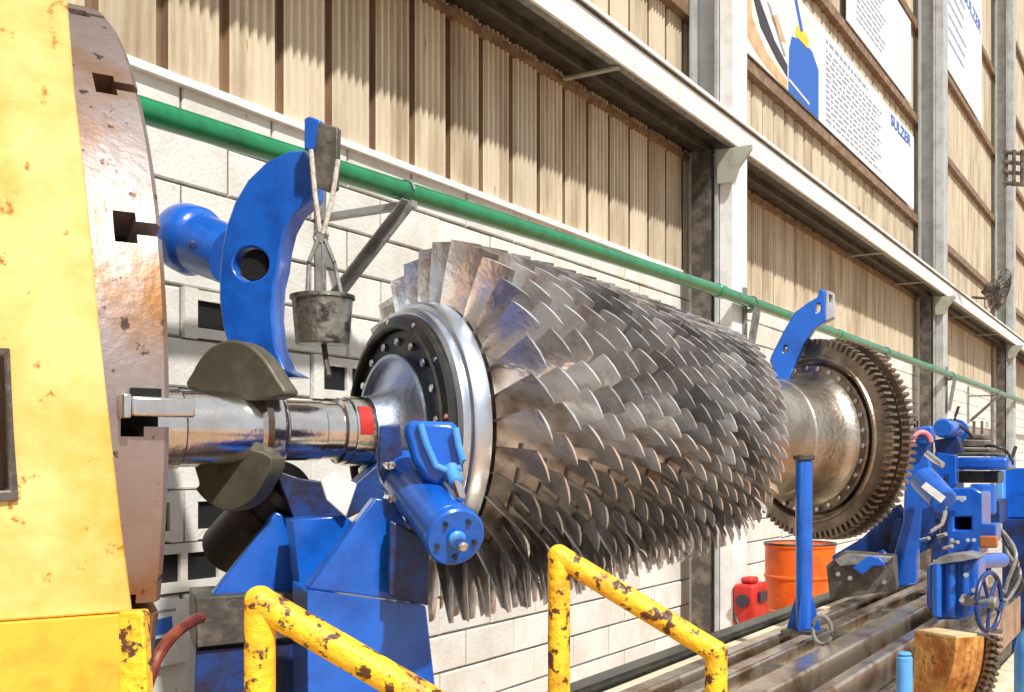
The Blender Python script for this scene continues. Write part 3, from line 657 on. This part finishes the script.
rail([W(260, 602, 1.45), W(560, 778, 1.42)], .0205, 'chipped yellow handrail sloping in front of the steady rest')
rail([W(559, 556, 1.90), W(716, 652, 1.88)], .0192, 'chipped yellow handrail sloping below the blades, in front of the bed')
bp = W(804, 632, 3.62); bpz = EYE-.55
st = thing('blue_stand', Vector((bp.x, bp.y, bpz)), 'slim blue post with flared foot standing on the lathe bed', 'post')
B_ = Vector((bp.x, bp.y, bpz))
cylp('pole', st, B_+Zv*.01, B_+Zv*.565, .0275, M['blue'], seg=28)
cylp('cap', st, B_+Zv*.5655, B_+Zv*.585, .035, M['iron'], seg=28)
bm = bmesh.new(); a_box(bm, B_+Zv*.005, Nw*.06, Aw*.06, Zv*.005); finish('foot_plate', bm, M['iron'], st)
for d_ in (Nw, -Nw, Aw, -Aw):
    sd = d_.cross(Zv); bm = bmesh.new(); a_prism(bm, [B_+Zv*.011+d_*.025-sd*.004, B_+Zv*.011+d_*.056-sd*.004, B_+Zv*.125+d_*.025-sd*.004], sd*.008); finish('foot_gusset', bm, M['blue'], st)
sk = bmesh.new(); SC = W(822, 630, 3.5); a_tube(sk, [SC+Nw*(.03*math.cos(a))+Zv*(.045*math.sin(a)) for a in [2*math.pi*k/16 for k in range(16)]], .007, 8, True)
shk = finish('shackle', sk, M['greyiron']); tag(shk, 'steel lifting shackle lying beside the blue post foot', 'shackle')
# ================================================================== LATHE BED
bd_ = thing('lathe_bed', WF(2, 2.3, -1.5), 'long dark lathe bed with bright worn steel ways running away to the right', 'lathe bed')
b0, b1 = 1.95, 6.1
for nm_, n0, n1, h0, h1, m in (('bed_casting', 1.98, 2.60, -1.499, -.70, 'iron'), ('rear_guard', 1.90, 1.975, -1.499, -.60, 'ring_dark'), ('cable_tray', 1.985, 2.13, -.699, -.62, 'cream'), ('way', 2.16, 2.215, -.699, -.555, 'bedway'), ('way', 2.235, 2.29, -.699, -.575, 'bedway'), ('inner_ledge', 2.30, 2.36, -.699, -.64, 'cream'), ('way', 2.38, 2.46, -.699, -.565, 'bedway'), ('way', 2.50, 2.545, -.699, -.60, 'bedway'), ('apron_rail', 2.605, 2.64, -.85, -.66, 'bedway'), ('chip_tray', 2.605, 2.70, -1.15, -.95, 'cream')):
    bm = bmesh.new(); wbox(bm, b0, b1, n0, n1, h0, h1); finish(nm_, bm, M[m], bd_, .008)
for k in range(10):
    s = 2.4+k*.75; bm = bmesh.new(); wbox(bm, s, s+.09, 2.291, 2.379, -.639, -.60); finish('web_rib', bm, M['iron'], bd_)
# ================================================================== TAILSTOCK GROUP
tl = thing('tailstock', drop(W(900, 560, 4.7)), 'blue tailstock steady with slanted leg just right of the gear wheel', 'tailstock')
plate('leg', tl, [(908, 442), (926, 438), (931, 470), (944, 498), (946, 505), (922, 510), (917, 560), (917, 584), (892, 590), (892, 560), (903, 520), (905, 470)], W(915, 510, 4.55), -25, .12, M['blue'], bevel=.008)
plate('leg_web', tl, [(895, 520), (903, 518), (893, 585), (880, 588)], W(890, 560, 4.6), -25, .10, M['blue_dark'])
plate('base', tl, [(832, 556), (862, 538), (896, 505), (905, 520), (893, 575), (836, 590)], W(865, 560, 4.72), -25, .20, M['blue_dark'])  # blue base, its shade painted in as the darker blue
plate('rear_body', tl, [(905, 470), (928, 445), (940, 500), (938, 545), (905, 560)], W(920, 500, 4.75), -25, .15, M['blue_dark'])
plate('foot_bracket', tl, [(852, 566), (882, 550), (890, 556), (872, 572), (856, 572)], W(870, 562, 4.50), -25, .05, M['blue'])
t0, t1 = W(923, 478, 4.45), W(944, 502, 4.30); cylp('roller_jack', tl, t0, t1, .055, M['blue'], seg=28, ch=.008)
td = (t1-t0).normalized(); _, tx, ty = perp(td)
plate('jack_label', tl, [(921, 487), (926, 482), (946, 497), (941, 503)], W(933, 492, 4.26), -25, .004, M['white'], bevel=0)
cylp('jack_rod', tl, W(926, 453, 4.45), W(943, 466, 4.38), .014, M['steel'], seg=14)
plate('crown', tl, [(909, 436), (914, 428), (932, 425), (934, 440), (928, 446), (914, 444)], W(920, 436, 4.50), -25, .10, M['blue'], bevel=.01)
bm = bmesh.new(); a_tube(bm, [W(913+9*(1-math.cos(a)), 442-10*math.sin(a), 4.485) for a in [math.pi*k/12 for k in range(13)]], .010, 8); finish('striped_hose', bm, mat('pink_hose', (.85, .25, .25), .5), tl)
dk = plate('dark_carriage', None, [(826, 566), (842, 552), (894, 556), (896, 590), (830, 600)], W(860, 575, 4.42), -25, .12, M['iron']); tag(dk, 'dark oily carriage block on the bed under the gear', 'carriage')
for x, y in ((838, 574), (850, 578), (866, 566), (884, 566), (884, 582)): cylp('block_bolt', dk, W(x, y, 4.40), W(x, y, 4.36), .010, M['greyiron'], seg=6, ch=0)
plate('clamp_plate', dk, [(834, 560), (846, 554), (892, 557), (888, 563), (840, 566)], W(862, 560, 4.38), -25, .05, M['greyiron'])
plate('lever', dk, [(852, 568), (868, 556), (880, 558), (886, 566), (874, 566), (862, 575)], W(868, 565, 4.35), -25, .03, M['blue'])
# motor
mo = thing('feed_motor', drop(W(948, 440, 5.0)), 'small blue electric motor perched left of the tool post', 'motor')
m0, m1 = W(943, 428, 4.85), W(956, 431, 5.1); cylp('motor_body', mo, m0, m1, .043, M['blue'], seg=28, ch=.008)
cylp('motor_flange', mo, m1, m1+(m1-m0).normalized()*.02, .055, M['blue'], seg=28)
plate('bracket', mo, [(934, 440), (958, 436), (962, 452), (936, 456)], W(948, 446, 4.98), BED, .08, M['blue_dark'])
plate('mount_plate', mo, [(934, 452), (956, 455), (956, 484), (950, 489), (940, 486), (936, 470)], W(946, 470, 4.9), BED, .06, M['blue'], [[(943, 475), (948, 475), (948, 485), (943, 485)]])
bm = bmesh.new(); a_tube(bm, smooth_poly([W(950, 421, 5), W(958, 424, 4.98), W(968, 432, 4.98), W(972, 438, 5.0)], 5)[:16], .008, 8); finish('cable', bm, M['black'], mo)
# tool post + slides
tp = thing('tool_post', drop(W(970, 445, 5.2)), 'stacked dark steel tool post plates above the blue cross slide', 'tool post')
for y0, y1, x0, x1 in ((434, 439, 958, 984), (440, 447, 956, 986), (448, 452, 952, 990)):
    boxp('tool_plate', tp, x0, y0, x1, y1, 5.15, .22, M['iron'])
boxp('swivel_plate', tp, 944, 452.5, 998, 456, 5.05, .26, M['olive'])
for x in (962, 974, 982): cylp('clamp_stud', tp, W(x, 434, 5.2), W(x, 421, 5.2), .007, M['iron'], seg=8, ch=0)
cg = thing('lathe_carriage', drop(W(962, 540, 4.8)), 'blue lathe carriage with cross slide, saddle window and ribbed apron', 'carriage')
boxp('cross_slide', cg, 956, 457, 1008, 470, 4.95, .28, M['blue'], bevel=.015)
boxp('slide_gap', cg, 958, 471, 998, 483, 5.1, .2, M['ring_dark'])
cylp('swivel_drum', cg, W(983, 514, 4.95), W(983, 484, 4.95), .055, M['blue'], seg=32, ch=.008)
plate('saddle', cg, [(946, 489), (972, 487), (982, 492), (982, 540), (978, 556), (948, 557)], W(964, 525, 4.65), BED, .25, M['blue'], [[(954, 517), (971, 517), (971, 530), (954, 530)]], bevel=.008)
boxp('saddle_opening', cg, 953, 516, 972, 531, 4.78, .01, M['void'])
boxp('saddle_wing', cg, 980, 524, 996, 542, 4.6, .15, M['blue'])
boxp('wing_rust_plate', cg, 979, 536, 997, 548, 4.5, .03, mat('orange_plate', (.45, .14, .03), .5))
plate('apron', cg, [(926, 566), (938, 559), (962, 556), (978, 560), (978, 612), (966, 620), (936, 620), (926, 606)], W(952, 590, 4.12), BED, .2, M['blue'], bevel=.015)
for x in (937, 951, 965): cylp('apron_rib', cg, W(x, 563, 4.09), W(x, 617, 4.09), .017, M['blue'], seg=16)
plate('apron_top', cg, [(928, 565), (940, 557), (964, 554), (978, 558), (962, 561), (940, 564)], W(952, 560, 4.05), BED, .2, M['greyiron'], bevel=0)
cylp('feed_pipe', cg, W(962, 562, 4.15), W(1002, 560, 4.5), .030, M['blue'], seg=24)
for x, y in ((962, 600), (966, 575), (974, 590)): cylp('knob', cg, W(x, y, 4.06), W(x, y, 4.02), .010, M['steel'], seg=10, ch=.002)
for x, y in ((921, 540), (938, 536), (944, 548), (950, 544)): cylp('linkage_pin', cg, W(x, y, 4.4), W(x+8, y-2, 4.35), .008, M['steel'], seg=8, ch=0)
bm = bmesh.new(); a_tube(bm, smooth_poly([W(945, 507, 4.3), W(943, 522, 4.3), W(936, 528, 4.3), W(930, 531, 4.3)], 5)[:16], .008, 8); finish('bright_rod', bm, M['steel'], cg)
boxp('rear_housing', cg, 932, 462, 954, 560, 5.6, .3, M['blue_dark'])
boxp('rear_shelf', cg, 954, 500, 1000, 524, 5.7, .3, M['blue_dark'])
# handwheel
HC = W(989, 602, 4.0); hw = thing('handwheel', HC, 'dark spoked handwheel on the carriage apron', 'handwheel')
hx, hy = Aw, Zv; hr = .107; hax = (Nw*.97-Aw*.25).normalized(); _, hx, hy = perp(hax)
bm = bmesh.new(); a_tube(bm, [HC+(hx*math.cos(a)+hy*math.sin(a))*hr for a in [2*math.pi*k/40 for k in range(40)]], .009, 10, True); finish('rim', bm, M['blue_dark'], hw)
for k in range(5):
    a = 2*math.pi*k/5+.2; bm = bmesh.new(); a_tube(bm, [HC+(hx*math.cos(a)+hy*math.sin(a))*.02, HC+(hx*math.cos(a)+hy*math.sin(a))*hr], .007, 8); finish('spoke', bm, M['blue_dark'], hw)
cylp('wheel_hub', hw, HC-hax*.10, HC+hax*.03, .022, M['greyiron'], seg=16)
cylp('crank_grip', hw, HC+(hx*.3+hy*.95)*hr+hax*.01, HC+(hx*.3+hy*.95)*hr+hax*.07, .011, M['steel'], seg=12)
# rusty half casting with gear
RO = W(914, 632, 3.0); rax = Dr; rc = thing('rusty_gear_casting', drop(W(950, 660, 3.1)), 'rust orange casting with flat top, stepped curved side and dark toothed rim', 'casting')
rx_, ry_ = Pr, -Zv*1.6; AE = math.pi*.5
def sector(name, prof, m, seg=24):
    bm = bmesh.new(); rg = a_lathe(bm, RO, rax, prof, seg, 0, AE, rx_, ry_)
    for k in (0, -1):
        lp = [r[k] for r in rg]
        bm.faces.new(lp)
    return finish(name, bm, m, rc, sharp=30)
sector('curved_body', [(0, .004), (0, .130), (.006, .134), (.03, .136), (.033, .140), (.05, .141), (.053, .146), (.07, .147), (.073, .152), (.088, .153), (.088, .004)], M['rust'])
sector('web_disc', [(.0885, .004), (.0885, .146), (.094, .146), (.094, .004)], M['gear'])
def toothed(s0, s1, r0, r1, n):
    bm = bmesh.new(); rg = a_lathe(bm, RO, rax, [(s0, .01), (s0, r0), (s1, r0), (s1, .01)], n, 0, AE, rx_, ry_)
    for k in (0, -1): bm.faces.new([r[k] for r in rg])
    for k in range(n):
        a = AE*(k+.5)/n; rad = rx_*math.cos(a)+ry_*math.sin(a); tan = (-rx_*math.sin(a)+ry_*math.cos(a)).normalized()
        a_box(bm, RO+rax*(s0+s1)/2+rad*(r0+r1)/2, rax*(s1-s0)/2*.98, tan*AE*r0*1.3/n*.25, rad*(r1-r0)/2)
    finish('toothed_rim', bm, M['gear'], rc)
toothed(.0945, .112, .155, .172, 22); toothed(.126, .144, .155, .172, 22)
sector('web_disc', [(.1125, .004), (.1125, .140), (.1255, .140), (.1255, .004)], M['ring_dark'])
bm = bmesh.new(); a_box(bm, RO+rax*.044+Pr*.068+Zv*.003, rax*.043, Pr*.064, Zv*.003); finish('machined_top', bm, M['rust_top'], rc)
# front blue bollard and right-edge cylinder
bq = thing('blue_bollard', drop(W(904.5, 653, 2.7)), 'short bright blue round post in front of the rusty casting', 'post')
b_ = W(904.5, 656, 2.7); cylp('post_tube', bq, drop(b_)+Zv*.001, b_, .019, M['blue_light'], seg=24, ch=.004); cylp('post_cap', bq, b_+Zv*.0005, b_+Zv*.01, .017, M['blue_light'], seg=24)
bq = thing('pale_blue_cylinder', drop(W(1036, 640, 2.4)), 'pale blue gas cylinder cut by the lower right edge', 'cylinder')
b_ = W(1034, 625, 2.4); lathe_part('shell', bq, [(0, 0), (0, .04), (b_.z-.06, .04), (b_.z-.03, .034), (b_.z, .016), (b_.z, 0)], M['blue_light'], 32, drop(b_), Zv)
cylp('valve', bq, b_+Zv*.001, b_+Zv*.04, .012, mat('green_valve', (.15, .5, .1), .4), seg=12)
# background machinery at right
bx2 = thing('control_cabinet', drop(W(1015, 490, 6.2)), 'blue machine cabinet at the right edge behind the carriage', 'cabinet')
boxp('cabinet_body', bx2, 1005, 468, 1034, 518, 6.0, .5, M['blue']); boxp('column_cover', bx2, 996, 470, 1003, 522, 5.95, .15, M['blue_light']); boxp('plinth', bx2, 1002, 519, 1036, 524, 5.98, .55, M['blue_dark'], floor=True)
br = thing('striped_barrier', drop(W(998, 512, 7.2)), 'small red and white striped barrier board behind the carriage', 'barrier')
boxp('board', br, 988, 500, 1006, 523, 7.2, .03, M['white'], floor=True)
for k in range(4): plate('stripe', br, [(990+k*4, 520), (992+k*4, 520), (994+k*4, 503), (992+k*4, 503)], W(998, 512, 7.18), BED, .01, M['red'], bevel=0)
# second bed and clutter on the floor at the right
for k, (x0, y0, x1, y1, Y, m, nm_, lb, ct) in enumerate(((1000, 545, 1030, 556, 7.5, 'cream', 'steel_plate_stack', 'cream coloured plate stack on the floor behind the handwheel', 'plates'), (1004, 566, 1034, 580, 6.5, 'rust_top', 'timber_block', 'tan timber block on the floor right of the handwheel', 'timber'))):
    o = boxp(nm_, None, x0, y0, x1, y1, Y, .3, M[m], floor=True); tag(o, lb, ct)
for i in range(4):
    pts = smooth_poly([W(995+4*i, 530+6*i, 5.2+.12*i), W(1008, 538+8*i, 5.2+.12*i), W(1016+2*i, 556+8*i, 5.1+.12*i), W(1008+3*i, 580+5*i, 5.1+.12*i), W(1003, 590+4*i, 5.1+.12*i)], 6)[:25]
    bm = bmesh.new(); a_tube(bm, pts, .009, 8); tag(finish('hose', bm, M['black' if i % 2 else 'greyiron']), ['grey hose nearest the saddle wing, curling down beside the handwheel', 'black hose curling behind the handwheel, second from the saddle', 'grey hose looping right of the handwheel, third from the saddle', 'black hose looping lowest at the right of the handwheel'][i], 'hose', 'hoses beside the carriage')
for i, (x, y, Y, r_) in enumerate(((1008, 470, 5.4, .02), (1012, 458, 5.6, .015))):
    cylp('lever_grip', cg, W(x, y, Y), W(x+4, y-12, Y), r_*.6, M['black'], seg=10)
for i, (x0, y0, x1, y1) in enumerate(((962, 500, 962, 511), (968, 540, 968, 548), (974, 540, 974, 548), (952, 540, 952, 548))):
    cylp('cap_screw', cg, W(x0, y0, 4.62), W(x0, y0, 4.58), .009, M['steel'], seg=6, ch=0)
boxp('name_plate', cg, 952, 496, 966, 500, 4.63, .004, M['column'], bevel=0)
bm = bmesh.new(); a_tube(bm, smooth_poly([W(986, 447, 5.0), W(998, 447, 4.95), W(1007, 452, 4.95), W(1012, 464, 4.95)], 6)[:19], .007, 8); finish('coolant_hose', bm, M['black'], tp)
bm = bmesh.new(); a_tube(bm, smooth_poly([W(960, 434, 5.1), W(955, 420, 5.1), W(957, 412, 5.1), W(959, 408, 5.1)], 6)[:19], .007, 8); finish('coolant_hose', bm, M['black'], tp)
# brown cable at left
bm = bmesh.new(); a_tube(bm, smooth_poly([W(148, 700, 2.4), W(153, 668, 2.45), (W(165, 645, 2.5)), W(182, 628, 2.6), W(200, 622, 2.75)], 6)[:25]+[], .014, 10)
tag(finish('hose', bm, M['cable']), 'dark red brown hose curving from the headstock to the steady rest', 'hose')
